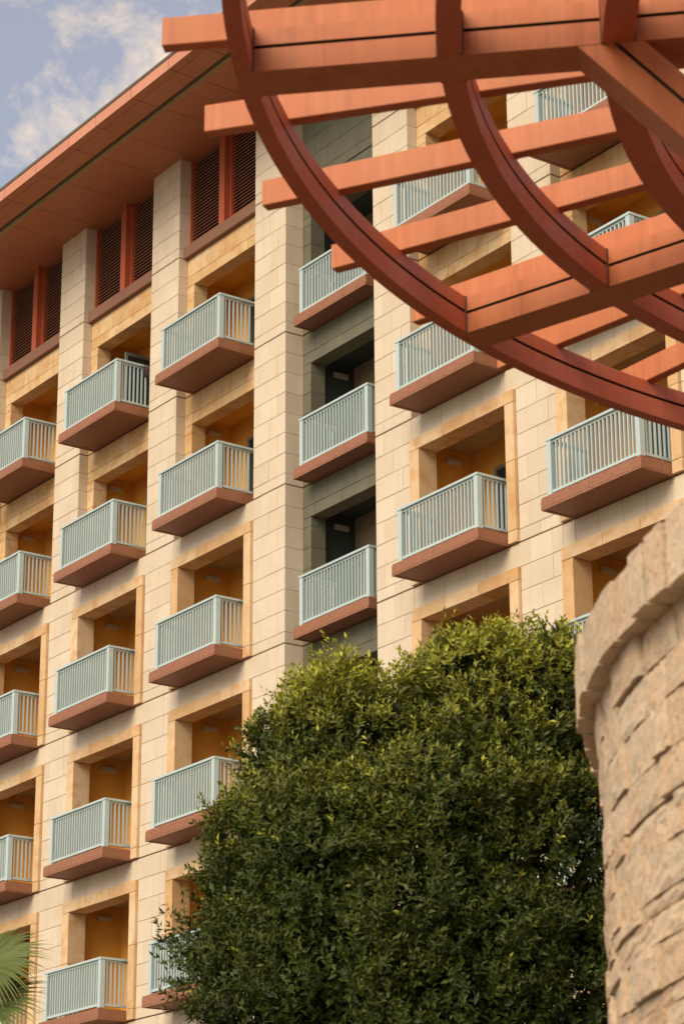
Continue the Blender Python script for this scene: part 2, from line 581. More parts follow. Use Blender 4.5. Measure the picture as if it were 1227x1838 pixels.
# ---- balconies
BW = 2.57
b = MB()
b.cham(-BW, -1.318, -0.75, 0.37, 0.035, 0.197, 0.006)
b.cham(-1.308, -0.002, -0.75, 0.37, 0.035, 0.197, 0.006)
b.box(-BW+0.012, -0.014, -0.738, 0.37, 0.199, 0.23)
b.box(-BW+0.004, -0.006, -0.746, -0.69, 0.0, 0.037)          # drip edge round the underside
b.box(-BW+0.004, -BW+0.06, -0.69, 0.22, 0.0, 0.037)
b.box(-0.062, -0.006, -0.69, 0.22, 0.0, 0.037)
b.box(-BW+0.06, -0.062, -0.69, 0.22, 0.012, 0.037)
slab_mesh = b.mesh('balcony_slab', M['granite'])
yR = -0.66
xl0, xl1, xr0, xr1 = -2.475, -2.365, -0.20, -0.09
b = MB(); b.box(0, 0.11, 0, 0.11, 0.26, 1.265); b.box(0.03, 0.08, 0.03, 0.08, 0.23, 0.262)
post_mesh = b.mesh('post', M['teal'])
b = MB()
b.box(xl0-0.012, xr1+0.012, yR-0.012, yR+0.085, 1.267, 1.312)
b.box(xl0-0.012, xl0+0.085, yR+0.085, 0.23, 1.267, 1.312)
b.box(xr1-0.085, xr1+0.012, yR+0.085, 0.23, 1.267, 1.312)
toprail_mesh = b.mesh('top_rail', M['teal'])
b = MB()
b.box(xl1, xr0, yR+0.02, yR+0.075, 0.30, 0.35)
b.box(xl0+0.02, xl0+0.075, yR+0.11, 0.23, 0.30, 0.35)
b.box(xr1-0.075, xr1-0.02, yR+0.11, 0.23, 0.30, 0.35)
b.box(xl1, xr0, yR+0.03, yR+0.065, 1.225, 1.267)
b.box(xl0+0.03, xl0+0.065, yR+0.11, 0.23, 1.225, 1.267)
b.box(xr1-0.065, xr1-0.03, yR+0.11, 0.23, 1.225, 1.267)
lowrail_mesh = b.mesh('bottom_rail', M['teal'])
b = MB(); b.box(-0.014, 0.014, -0.020, 0.020, 0.35, 1.225)
bal_f = b.mesh('baluster', M['teal'])
b = MB(); b.box(-0.020, 0.020, -0.014, 0.014, 0.35, 1.225)
bal_s = b.mesh('side_baluster', M['teal'])
bal_pos = []
nb = 20
for i in range(nb):
    bal_pos.append((bal_f, xl1+(xr0-xl1)*(i+1)/(nb+1), yR+0.048))
for i in range(8):
    y = yR+0.11+0.103*(i+0.6)
    if y < 0.22:
        bal_pos.append((bal_s, xr1-0.048, y))
        bal_pos.append((bal_s, xl0+0.048, y))
b = MB()
for me, x, y in bal_pos:
    if me is bal_f:
        b.box(x-0.014, x+0.014, y-0.020, y+0.020, 0.35, 1.225)
    else:
        b.box(x-0.020, x+0.020, y-0.014, y+0.014, 0.35, 1.225)
balset_mesh = b.mesh('balusters', M['teal'])
SINGLE = {(3, 1), (3, 2), (3, 0), (4, 2), (2, 1), (2, 2), (1, 0), (1, 1)}
for bi in BAYS:
    for k in FL:
        u0, zb = bi*W, zk(k)
        yo = 0.74 if bi == RECESS_BAY else 0.0
        bal = put('balcony', slab_mesh, (u0, yo, zb), hotel)
        for x, y in ((xl0, yR), (xr0, yR)):
            put('post', post_mesh, (u0+x, yo+y, zb), bal)
        put('top_rail', toprail_mesh, (u0, yo, zb), bal)
        put('bottom_rail', lowrail_mesh, (u0, yo, zb), bal)
        if (bi, k) in SINGLE:
            for me, x, y in bal_pos:
                put('baluster', me, (u0+x, yo+y, zb), bal)
        else:
            put('balusters', balset_mesh, (u0, yo, zb), bal, 'stuff')

# ---- louvres of the plant storey
LZ0, LZ1 = Z_ROOM+0.28, Z_SOFFIT
b = MB(); b.box(0, 1.42, -0.012, 0.0, 0, 0.006)
sl = MB()
c_, s_ = math.cos(R(38)), math.sin(R(38))
hw, th = 0.055, 0.006
pts = [(-hw*c_-th*s_, -hw*s_+th*c_), (hw*c_-th*s_, hw*s_+th*c_), (hw*c_+th*s_, hw*s_-th*c_), (-hw*c_+th*s_, -hw*s_-th*c_)]


def slat_geo(mb, x0, x1, y, z):
    n = len(mb.v)
    for x in (x0, x1):
        for (py, pz) in pts:
            mb.v.append((x, y+py, z+pz))
    for i in range(4):
        j = (i+1) % 4
        mb.f.append((n+i, n+j, n+4+j, n+4+i)); mb.m.append(0)
    mb.f.append((n+3, n+2, n+1, n)); mb.m.append(0)
    mb.f.append((n+4, n+5, n+6, n+7)); mb.m.append(0)


PWID = 1.455
slat_geo(sl, 0.05, PWID-0.05, 0, 0)
lslat = sl.mesh('louver_slat', M['louver'])
b = MB()
b.box(0, 0.05, -0.05, 0.10, 0, LZ1-LZ0, 0); b.box(PWID-0.05, PWID, -0.05, 0.10, 0, LZ1-LZ0, 0)
b.box(0.05, PWID-0.05, 0.10, 0.12, 0, LZ1-LZ0, 1)
lpanel = b.mesh('louver_panel', [M['mullion'], M['dark']])
nsl = 26
allsl = MB()
for i in range(nsl):
    slat_geo(allsl, 0.05, PWID-0.05, 0.03, 0.045+i*(LZ1-LZ0-0.05)/nsl)
lset = allsl.mesh('louver_slats', M['louver'])
for bi in BAYS:
    if bi == RECESS_BAY:
        continue
    L, Rr = bi*W-2.88, bi*W+0.255
    mid = (L+Rr)/2
    m = MB(); m.box(-0.11, 0.11, 0.13, 0.40, LZ0, LZ1)
    put('mullion', m.mesh('mullion', M['mullion']), (mid, 0, 0), hotel)
    m = MB()
    m.cham(L+0.004, mid-0.5, 0.12, 0.6, Z_ROOM-0.0, Z_ROOM+0.275, 0.006)
    m.cham(mid-0.496, Rr-0.004, 0.12, 0.6, Z_ROOM-0.0, Z_ROOM+0.275, 0.006)
    put('sill', m.mesh('sill', M['sill']), (0, 0, 0), hotel)
    for x in (L+0.003, mid+0.112):
        p = put('louver_panel', lpanel, (x, 0.33, LZ0), hotel)
        if -1 <= bi <= 1:
            for i in range(nsl):
                put('louver_slat', lslat, (x, 0.36, LZ0+0.045+i*(LZ1-LZ0-0.05)/nsl), p)
        else:
            put('louver_slats', lset, (x, 0.33, LZ0), p, 'stuff')

# ---- eave
b = MB()
e0, e1 = uL-3, uR+3
ef = -2.373
b.box(e0, e1, ef+0.03, 1.0, Z_SOFFIT+0.035, Z_SOFFIT+0.22)
b.v += [(e0, ef-0.03, Z_SOFFIT+0.262), (e1, ef-0.03, Z_SOFFIT+0.262), (e1, 7.0, Z_SOFFIT+3.4), (e0, 7.0, Z_SOFFIT+3.4),
        (e0, ef-0.03, Z_SOFFIT+0.335), (e1, ef-0.03, Z_SOFFIT+0.335), (e1, 7.0, Z_SOFFIT+3.45), (e0, 7.0, Z_SOFFIT+3.45)]
n = len(b.v)-8
for f in ((0, 3, 2, 1), (4, 5, 6, 7), (0, 1, 5, 4), (1, 2, 6, 5), (2, 3, 7, 6), (3, 0, 4, 7)):
    b.f.append(tuple(n+i for i in f)); b.m.append(0)
eave = put('eave', b.mesh('eave', M['roof']), (0, 0, 0), hotel)
joints = []
for i in range(-3, 7):
    for o_ in (0.455, 1.66, 3.22):
        joints.append(o_+i*W)
joints = [j for j in joints if e0 < j < e1]
xs = [e0]+joints+[e1]
gp = 0.009
for a, c in zip(xs[:-1], xs[1:]):
    for y0, y1, nm in ((ef+0.012, -2.175, 'edge_panel'), (-2.165, -1.70, 'soffit_panel'), (-1.49, 0.74, 'soffit_panel')):
        m = MB(); m.box(0, c-a-2*gp, y0, y1, 0, 0.03)
        put(nm, m.mesh(nm, M['soffit']), (a+gp, 0, Z_SOFFIT), eave)
    m = MB(); m.box(0, c-a-2*gp, ef-0.014, ef+0.010, -0.006, 0.256)
    put('fascia_panel', m.mesh('fascia_panel', M['fascia']), (a+gp, 0, Z_SOFFIT), eave)
m = MB()
m.box(e0, e1, -1.698, -1.492, Z_SOFFIT+0.025, Z_SOFFIT+0.034)
for y in (-1.665, -1.64):
    m.box(e0, e1, y, y+0.012, Z_SOFFIT+0.005, Z_SOFFIT+0.025)
put('vent_strip', m.mesh('vent', M['vent']), (0, 0, 0), eave)
for y in (-1.585, -1.535):
    m = MB(); m.box(e0, e1, y, y+0.018, Z_SOFFIT-0.03, Z_SOFFIT+0.024)
    put('vent_lip', m.mesh('vent_lip', M['vent_lip']), (0, 0, 0), eave)

# ---- cloth over the side rail of one top balcony
cb = MB()
cx0, zc0 = -0.135, zk(0)
nx, nr = 7, 10
rows = []
for j in range(nr+1):
    t = j/nr
    # profile across the rail: front drop, over the top, back drop
    s = (t-0.5)*2
    x = cx0 + 0.062*max(-1, min(1, s*2.6)) + 0.012*math.sin(t*9)
    z = zc0 + 1.322 - 0.30*max(0, abs(s)-0.38)/0.62*(1.0 if s > 0 else 0.8)
    row = []
    for i in range(nx+1):
        y = 0.035 + 0.175*i/nx
        row.append((x+0.012*math.sin(i*1.7+j), y, z+0.012*math.cos(i*1.3)-0.03*abs(i/nx-0.5)*(1 if abs(s) > .5 else 0)))
    rows.append(row)
for r_ in rows:
    cb.v += r_
for j in range(nr):
    for i in range(nx):
        q = j*(nx+1)+i
        cb.f.append((q, q+1, q+nx+2, q+nx+1)); cb.m.append(0)
co = put('cloth', cb.mesh('cloth', M['cloth'], True), (0, 0, 0))
sm = co.modifiers.new('thick', 'SOLIDIFY'); sm.thickness = 0.012; sm.offset = 1
co['label'] = 'small dark mauve cloth draped over the side rail beside the open balcony door'
co['category'] = 'cloth'

# ------------------------------------------------------------------ round stone tower
HT = 4.0
tc_ = Vector((CAM.x-1.5557*HT, CAM.y+3.9572*HT, 0))
RC, RBODY = 1.977*HT, 1.945*HT
ZC0 = CAM.z+HT
ZC1 = ZC0+0.090*HT
tower = thing('stone_tower', 'round tan rubble stone tower with a projecting coping beneath the wooden trellis', 'tower', tc_)


def cyl_mesh(r, z0, z1, mat, name, seg=180):
    vs_, fs = [], []
    for i in range(seg):
        a = 2*math.pi*i/seg
        vs_ += [(r*math.cos(a), r*math.sin(a), z0), (r*math.cos(a), r*math.sin(a), z1)]
    for i in range(seg):
        j = (i+1) % seg
        fs.append((2*i, 2*j, 2*j+1, 2*i+1))
    fs.append(tuple(2*i+1 for i in range(seg)))
    fs.append(tuple(2*i for i in reversed(range(seg))))
    me = bpy.data.meshes.new(name)
    me.from_pydata(vs_, [], fs)
    me.materials.append(mat)
    return me


tw = put('tower_wall', cyl_mesh(RBODY-0.04, 0, ZC0+0.02, M['tower_mortar'], 'tower_core'), tc_, tower)
cpg = put('coping', cyl_mesh(RC-0.06, ZC0+0.03, ZC1-0.06, M['tower_mortar'], 'coping_core'), tc_, tower)


def tower_stone(mb, a0, a1, z0, z1, r, depth, na, nz, rough, under=False):
    """curved rough-faced block; a in radians"""
    base = len(mb.v)
    bulge = random.uniform(-0.010, 0.016)*rough
    tilt = random.uniform(-0.010, 0.010)*rough
    for j in range(nz+1):
        for i in range(na+1):
            fa, fz = i/na, j/nz
            e = min(fa, 1-fa, fz*1.0, (1-fz))
            edge = e < 1e-6
            ja = 0 if i in (0, na) and False else random.uniform(-0.16, 0.16)*(a1-a0)/na
            jz = random.uniform(-0.14, 0.14)*(z1-z0)/nz
            if edge:
                ja *= 0.25; jz *= 0.30
            if under:
                ja *= 0.4; jz *= 0.08 if j < 2 else 0.6
            rr = r+bulge+tilt*(fz-0.5)*2+random.uniform(-0.007, 0.007)*rough
            if edge:
                rr -= random.uniform(0.0, 0.006)*rough
            a = a0+(a1-a0)*fa+ja
            z = z0+(z1-z0)*fz+jz
            mb.v.append((rr*math.cos(a), rr*math.sin(a), z))
    for j in range(nz):
        for i in range(na):
            q = base+j*(na+1)+i
            mb.f.append((q, q+1, q+na+2, q+na+1)); mb.m.append(0)
    ring = [i for i in range(na+1)] + [j*(na+1)+na for j in range(1, nz+1)] + \
           [nz*(na+1)+i for i in range(na-1, -1, -1)] + [j*(na+1) for j in range(nz-1, 0, -1)]
    b2 = len(mb.v)
    for q in ring:
        x, y, z = mb.v[base+q]
        rr = math.hypot(x, y)
        s = (r-depth)/rr
        mb.v.append((x*s, y*s, z))
    for i in range(len(ring)):
        j = (i+1) % len(ring)
        mb.f.append((base+ring[j], base+ring[i], b2+i, b2+j)); mb.m.append(0); mb.flat.add(len(mb.f)-1)


def smooth_hard(me):
    me.polygons.foreach_set('use_smooth', [False]*len(me.polygons))


VA0, VA1 = R(-137), R(-98)          # sector that can be seen
# coping
a = R(-180)
seams = [R(x) for x in (-129.6, -127.2, -125.1, -121.2, -117.84, -114.82, -112.9, -110.85, -108.2, -105.6)]
rest = MB()
ang = [R(-129.6)-R(2.7)*i for i in range(1, 4)][::-1]+seams+[R(-105.6)+R(2.7)*i for i in range(1, 4)]
full = ang[:]
while full[-1] < ang[0]+2*math.pi-R(4.2):
    full.append(full[-1]+R(random.uniform(2.2, 3.4)))
full.append(ang[0]+2*math.pi)
for q in range(len(full)-1):
    a0, a1 = full[q]+R(0.10), full[q+1]-R(0.10)
    top = ZC1+random.uniform(-0.035, 0.03)
    bot = ZC0+random.uniform(-0.005, 0.005)
    rr = RC+random.uniform(-0.022, 0.022)
    if q < len(ang)-1:
        mb = MB()
        tower_stone(mb, a0, a1, bot, top, rr, 0.42, 4, 6, 0.75, True)
        put('coping_stone', mb.mesh('coping_stone', M['tower'], False), tc_, cpg)
    else:
        tower_stone(rest, a0, a1, bot, top, rr, 0.42, 2, 2, 0.75, True)
put('coping_stones', rest.mesh('coping_rest', M['tower']), tc_, cpg, 'stuff')
# body
heights = [.24, .24, .27, .235, .10, .14, .23, .08, .16, .24, .09, .13, .25, .2, .26, .12, .22, .3, .25, .28, .2, .3, .28, .3, .3, .3]
z = ZC0+0.015
rest = MB()
nsingle = 0
for h_ in heights:
    z1, z0 = z, z-h_
    if z0 < 0.0:
        z0 = 0.0
    a = R(-180)+random.uniform(0, .05)
    aend = a+2*math.pi
    while a < aend-0.012:
        ln = random.choice([0.22, 0.36, 0.5, 0.62, 0.8])*(0.8+0.4*random.random())*(1.0 if h_ > 0.15 else 1.3)
        a1 = min(a+ln/RBODY, aend)
        if aend-a1 < 0.02:
            a1 = aend
        vis = VA0 < a1 and a < VA1 and z1 > 2.2
        zz0, zz1 = z0+0.0015+random.uniform(0, .008), z1-0.0015-random.uniform(0, .008)
        if vis and nsingle < 300:
            mb = MB()
            tower_stone(mb, a+0.0008, a1-0.0008, zz0, zz1, RBODY+random.uniform(-.014, .014), 0.12, 7, 5 if h_ > .15 else 3, 1.0)
            put('wall_stone', mb.mesh('wall_stone', M['tower'], False), tc_, tw)
            nsingle += 1
        else:
            tower_stone(rest, a+0.0009, a1-0.0009, zz0, zz1, RBODY+random.uniform(-.012, .014), 0.12, 2, 2, 1.0)
        a = a1
    z = z0
    if z <= 0.001:
        break
put('wall_stones', rest.mesh('wall_rest', M['tower']), tc_, tw, 'stuff')

# ------------------------------------------------------------------ trellis above the tower
HP = 8.6
pc_r = Vector((CAM.x-0.768*HP, CAM.y+1.765*HP, 0))     # centre of the rings
pc_s = Vector((CAM.x-0.79*HP, CAM.y+1.70*HP, 0))       # point the slats run towards
ZP = CAM.z+HP
perg = thing('trellis', 'large terracotta painted round trellis of curved double beams and radiating slats', 'trellis', (pc_r.x, pc_r.y, ZC1-0.05))
BH = 0.0382*HP


def ring_beam(r0, r1, seg=220):
    b = MB()
    prof = [(r0, 0, 0), (r1, 0, 0), (r1, BH, 0), (r0, BH, 0), (r0, BH*0.60, 1), (r0+0.035, BH*0.60, 1), (r0+0.035, BH*0.535, 1), (r0, BH*0.535, 1)]
    prof = [(r0, 0), (r1, 0), (r1, BH), (r0, BH), (r0, BH*0.612), (r0+0.04, BH*0.612), (r0+0.04, BH*0.528), (r0, BH*0.528)]
    n = len(prof)
    for i in range(seg):
        a = 2*math.pi*i/seg
        for (r, z) in prof:
            b.v.append((r*math.cos(a), r*math.sin(a), z))
    for i in range(seg):
        j = (i+1) % seg
        for q in range(n):
            p = (q+1) % n
            b.f.append((i*n+q, j*n+q, j*n+p, i*n+p))
            b.m.append(1 if q in (4, 5, 6) else 0)
    return b.mesh('ring_beam', [M['ring'], M['groove']])


for r0, r1 in ((1.068, 1.082), (0.903, 0.922), (0.770, 0.795)):
    put('ring_beam', ring_beam(r0*HP, r1*HP), (pc_r.x, pc_r.y, ZP), perg)


def radial_beam_mesh(x0, x1, w, h):
    """beam along +x with a groove along its near (-y) and far faces"""
    b = MB()
    prof = [(-w/2, 0), (w/2, 0), (w/2, h*.528), (w/2-.04, h*.528), (w/2-.04, h*.612), (w/2, h*.612), (w/2, h), (-w/2, h),
            (-w/2, h*.612), (-w/2+.04, h*.612), (-w/2+.04, h*.528), (-w/2, h*.528)]
    n = len(prof)
    for x in (x0, x1):
        for (y, z) in prof:
            b.v.append((x, y, z))
    for q in range(n):
        p = (q+1) % n
        b.f.append((q, p, n+p, n+q))
        b.m.append(1 if q in (2, 3, 4, 8, 9, 10) else 0)
    b.f.append(tuple(reversed(range(n)))); b.m.append(0)
    b.f.append(tuple(range(n, 2*n))); b.m.append(0)
    return b.mesh('radial_beam', [M['orange'], M['groove']])


SL0, SLD = 46.2, 7.74
BWID = 0.040*HP
_d = Vector((-math.cos(R(SL0)), -math.sin(R(SL0)), 0)); _oc = pc_s-pc_r; _b = _oc.dot(_d)
DIST3_REF = -_b+math.sqrt(_b*_b-_oc.length_squared+(0.782*HP)**2)
# the beams butt against the inner face of the outer ring
for q in range(-2, 4):
    ang = R(SL0-4*SLD*q)
    d = Vector((-math.cos(ang), -math.sin(ang), 0))
    # distance from pc_s along d to the outer ring's inner face
    oc = pc_s-pc_r
    bq = oc.dot(d)
    dist = -bq+math.sqrt(bq*bq-oc.length_squared+(1.0805*HP)**2)
    o = put('radial_beam', radial_beam_mesh(1.2, dist, BWID, BH-0.004), (pc_s.x, pc_s.y, ZP-0.003), perg)
    o.rotation_euler = (0, 0, math.atan2(d.y, d.x))
    nrm_ = Vector((-d.y, d.x, 0))
    for (ri, ro) in ((1.068, 0), (0.903, 0.922), (0.770, 0.795)):
        for rr_ in (ri, ro):
            if not rr_:
                continue
            for sg in (-1, 1):
                e_ = oc+nrm_*(sg*(BWID/2+0.004))
                bb = e_.dot(d)
                dd_ = -bb+math.sqrt(max(0, bb*bb-e_.length_squared+(rr_*HP)**2))
                js = MB(); js.box(-0.011, 0.011, -0.011, 0.011, -0.002, BH+0.002)
                q_ = pc_s+d*dd_+nrm_*(sg*(BWID/2+0.004))
                jo = put('joint_strip', js.mesh('joint_strip', M['groove']), (q_.x, q_.y, ZP), perg)
                jo.rotation_euler = (0, 0, math.atan2(d.y, d.x))
    # inclined strut below the inner ring, and the column it stands on
    dist3 = -bq+math.sqrt(bq*bq-oc.length_squared+(0.782*HP)**2)
    rc = dist3-2.2
    rs_ = 0.7508*HP+(dist3-DIST3_REF if DIST3_REF else 0)
    o2 = put('strut', radial_beam_mesh(0.0, 3.0, BWID*0.98, BH), (pc_s.x+d.x*rs_, pc_s.y+d.y*rs_, ZP), perg)
    zax = Vector((-d.x, -d.y, -1.114)).normalized()
    yax = Vector((0, 0, 1)).cross(-d).normalized()
    nax = zax.cross(yax).normalized()
    if nax.z < 0:
        nax = -nax
        yax = -yax
    o2.matrix_local = Matrix(((zax.x, yax.x, nax.x, o2.location.x), (zax.y, yax.y, nax.y, o2.location.y), (zax.z, yax.z, nax.z, o2.location.z), (0, 0, 0, 1)))
    cm = MB()
    cm.box(-0.24, 0.24, -0.24, 0.24, 0, ZP-0.004-(ZC1-0.05))
    cm.box(-0.34, 0.34, -0.34, 0.34, 0, 0.35)
    cm.box(-0.30, 0.30, -0.30, 0.30, 0.35, 0.45)
    o3 = put('column', cm.mesh('column', M['orange']), (pc_s.x+d.x*rc, pc_s.y+d.y*rc, ZC1-0.05), perg)
    o3.rotation_euler = (0, 0, math.atan2(d.y, d.x))
ENDS = {0: 1.081, 1: 1.085, 2: 1.090, 3: 1.097, 4: 1.104, 5: 1.118}
SW, SH = 0.0125*HP, 0.0255*HP
for q in range(-8, 14):
    ang = R(SL0-SLD*q)
    rend = ENDS.get(q, 1.081 if q < 0 else 1.125)*HP
    b = MB()
    c = 0.006
    x0, x1 = 0.9, rend
    prof = [(-SW/2+c, 0), (SW/2-c, 0), (SW/2, c), (SW/2, SH-c), (SW/2-c, SH), (-SW/2+c, SH), (-SW/2, SH-c), (-SW/2, c)]
    for x in (x0, x1):
        for (y, zz) in prof:
            b.v.append((x, y, zz))
    for i in range(8):
        j = (i+1) % 8
        b.f.append((i, j, 8+j, 8+i)); b.m.append(0)
    b.f.append(tuple(reversed(range(8)))); b.m.append(0)
    b.f.append(tuple(range(8, 16))); b.m.append(0)
    o = put('slat', b.mesh('slat', M['orange']), (pc_s.x, pc_s.y, ZP+BH-0.002), perg)
    o.rotation_euler = (0, 0, ang+math.pi)

# ------------------------------------------------------------------ leafy tree


def leaf_mat(name, dark, mid, young_lit):
    m, nt, b = new_mat(name, 0.5)
    b.inputs['Specular IOR Level'].default_value = 0.3
    at = nt.nodes.new('ShaderNodeAttribute'); at.attribute_name = 'tint'
    _, g_ = worldpos(nt)
    c = mixc(nt, g_.outputs['Random Per Island'], dark, mid)
    c = mixc(nt, at.outputs['Fac'], c, young_lit)  # tint carries young growth, painted toplight on the crown, dry palm tips
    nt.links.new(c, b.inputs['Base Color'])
    tr = nt.nodes.new('ShaderNodeBsdfTranslucent')
    nt.links.new(c, tr.inputs['Color'])
    mx = nt.nodes.new('ShaderNodeMixShader')
    mx.inputs[0].default_value = 0.18
    nt.links.new(b.outputs[0], mx.inputs[1])
    nt.links.new(tr.outputs[0], mx.inputs[2])
    nt.links.new(mx.outputs[0], nt.nodes['Material Output'].inputs['Surface'])
    return m


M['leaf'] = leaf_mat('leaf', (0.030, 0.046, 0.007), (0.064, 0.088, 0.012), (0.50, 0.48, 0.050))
TD = 30.0


def at_dist(px, py, dist, extra=0.0):
    d = ray(px, py).normalized()
    return CAM + d*(dist+extra)


lobes = []
M2 = TD/FPX
for (px, py, rpx, ex) in ((700, 1640, 330, 0.5), (905, 1345, 205, 0.3), (625, 1405, 185, 0.1), (505, 1610, 145, 0.0),
                          (500, 1790, 160, -0.2), (842, 1215, 95, 0.0), (955, 1222, 105, 0.2), (612, 1305, 98, 0.0),
                          (525, 1380, 115, 0.2), (460, 1500, 90, 0.1), (960, 1560, 220, -0.2), (810, 1450, 150, -0.9), (700, 1440, 110, -0.8),
                          (600, 1560, 150, -1.1), (760, 1620, 140, -1.3), (880, 1700, 150, -1.1), (640, 1760, 160, -1.2), (780, 1850, 200, -1.1),
                          (985, 1800, 220, -0.3), (720, 2050, 330, 0.2), (520, 2010, 200, 0.1), (1000, 1225, 90, 0.3),
                          (745, 1325, 95, 0.3), (408, 1690, 88, 0.1), (1010, 1400, 130, 0.0), (900, 2020, 250, 0.3), (545, 1480, 110, -0.6),
                          (930, 1400, 110, -0.7), (560, 1690, 110, -1.0), (1010, 1680, 130, -0.7)):
    lobes.append((at_dist(px, py, TD, ex), rpx*M2))
LC = np.array([tuple(c) for c, r in lobes]); LR = np.array([r for c, r in lobes])


def sdf(P):
    d = np.linalg.norm(P[:, None, :]-LC[None], axis=2)-LR[None]
    return d.min(1)


# twig points on the surface of the crown and inside it
def sample(nwant, lo, hi):
    out = []
    tot = 0
    w = LR**2/np.sum(LR**2)
    while tot < nwant:
        idx = rng.choice(len(LR), 6000, p=w)
        v = rng.normal(size=(6000, 3)); v /= np.linalg.norm(v, axis=1)[:, None]
        rad = LR[idx]+rng.uniform(lo, hi, 6000)
        P = LC[idx]+v*rad[:, None]
        s = sdf(P)
        keep = (s > lo) & (s < hi)
        out.append(np.c_[P[keep], v[keep]])
        tot += keep.sum()
    return np.concatenate(out)[:nwant]


tw_out = sample(19000, -0.24, 0.03)
# clumping: keep twigs by low-frequency pattern so that gaps and hollows appear


def lump(P, f, ph):
    return (np.sin(P[:, 0]*f+ph)+np.sin(P[:, 1]*f*1.13+ph*2.1)+np.sin(P[:, 2]*f*0.93+ph*0.7)
            + 0.7*np.sin((P[:, 0]-P[:, 2])*f*1.9+ph*3) + 0.7*np.sin((P[:, 1]+P[:, 2])*f*2.3+ph))/4.4


lp = 0.75*lump(tw_out, 4.2, 1.2)+0.5*lump(tw_out, 9.0, 0.4)
keep = lp > -0.30+rng.uniform(-0.12, 0.12, len(lp))
tw_out = tw_out[keep]; lp = lp[keep]
tw_out[:, :3] += tw_out[:, 3:]*(lp*0.40)[:, None]
tw_in = sample(10000, -0.8, -0.2)
ALL = np.concatenate([tw_out, tw_in])
outer = np.r_[np.ones(len(tw_out)), np.zeros(len(tw_in))]
nl = 10
NT_ = len(ALL)
axis = ALL[:, 3:]*0.75+np.array([0, 0, 0.55])+rng.normal(size=(NT_, 3))*0.33
axis /= np.linalg.norm(axis, axis=1)[:, None]
hlp = rng.normal(size=(NT_, 3))
sx = np.cross(axis, hlp); sx /= np.linalg.norm(sx, axis=1)[:, None]
sy = np.cross(axis, sx)
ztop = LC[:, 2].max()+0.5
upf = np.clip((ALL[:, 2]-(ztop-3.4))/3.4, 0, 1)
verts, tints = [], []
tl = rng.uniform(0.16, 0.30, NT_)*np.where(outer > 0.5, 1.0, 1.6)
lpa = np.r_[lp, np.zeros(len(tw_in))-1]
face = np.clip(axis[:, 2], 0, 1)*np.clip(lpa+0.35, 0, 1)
lit_tint = np.clip(0.03+2.0*face*(0.07+1.4*upf**1.6), 0, 1.15)*outer  # painted toplight: outer leaves brighter with height, upward tilt and bulge
young_lit = (rng.random(NT_) < (0.015+0.10*upf))*outer
for q in range(nl):
    t = (q+0.5)/nl
    phi = q*2.4+rng.uniform(0, 6.28, NT_)*0.1
    rad = np.cos(phi)[:, None]*sx+np.sin(phi)[:, None]*sy
    base = ALL[:, :3]+axis*(tl*(t-0.35))[:, None]
    up = 0.25+0.75*t
    d = rad*(1.05-0.55*t)+axis*up+rng.normal(size=(NT_, 3))*0.16
    d /= np.linalg.norm(d, axis=1)[:, None]
    nrm = axis-d*np.sum(axis*d, axis=1)[:, None]+rng.normal(size=(NT_, 3))*0.25
    nrm -= d*np.sum(nrm*d, axis=1)[:, None]
    nrm /= np.linalg.norm(nrm, axis=1)[:, None]+1e-9
    sd_ = np.cross(d, nrm)
    ln = rng.uniform(0.056, 0.120, NT_)*(1.1-0.3*t)*np.where(outer > 0.5, 1.0, 1.5)
    wd = ln*rng.uniform(0.17, 0.23, NT_)
    L_ = ln[:, None]; W_ = wd[:, None]
    p0 = base
    p1 = base+d*L_*0.45+sd_*W_+nrm*W_*0.35
    p2 = base+d*L_*0.50
    p3 = base+d*L_*0.45-sd_*W_+nrm*W_*0.35
    p4 = base+d*L_-nrm*L_*0.10
    verts.append(np.stack([p0, p1, p2, p3, p4], 1))
    ty = np.maximum(young_lit*np.clip((t-0.15)*1.5, 0, 1)*rng.uniform(0.5, 1.0, NT_), lit_tint*(0.45+0.55*t)*rng.uniform(0.4, 1.0, NT_))
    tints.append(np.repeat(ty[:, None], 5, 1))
V = np.concatenate(verts).reshape(-1, 3)
T = np.concatenate(tints).reshape(-1)
nleaf = len(V)//5
base_i = np.arange(nleaf)*5
quads = np.empty((nleaf*2, 4), int)
quads[0::2] = np.stack([base_i, base_i+1, base_i+4, base_i+2], 1)
quads[1::2] = np.stack([base_i, base_i+2, base_i+4, base_i+3], 1)
tree_c = LC[0]
tree_base = Vector((float(tree_c[0]), float(tree_c[1]), 0))
tree = thing('leafy_tree', 'dense dark green leafy tree with yellow green tips in front of the hotel', 'tree', tree_base)


def quad_mesh(name, V, quads, T, mat):
    me = bpy.data.meshes.new(name)
    me.vertices.add(len(V)); me.vertices.foreach_set('co', V.astype(np.float32).ravel())
    me.loops.add(len(quads)*4); me.loops.foreach_set('vertex_index', quads.astype(np.int32).ravel())
    me.polygons.add(len(quads))
    me.polygons.foreach_set('loop_start', np.arange(len(quads), dtype=np.int32)*4)
    me.polygons.foreach_set('loop_total', np.full(len(quads), 4, np.int32))
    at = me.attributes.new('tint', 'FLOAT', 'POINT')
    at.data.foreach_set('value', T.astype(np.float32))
    me.materials.append(mat)
    me.update(calc_edges=True)
    return me


put('crown', quad_mesh('crown', V-np.array(tree_base), quads, T, M['leaf']), tree_base, tree, 'stuff')


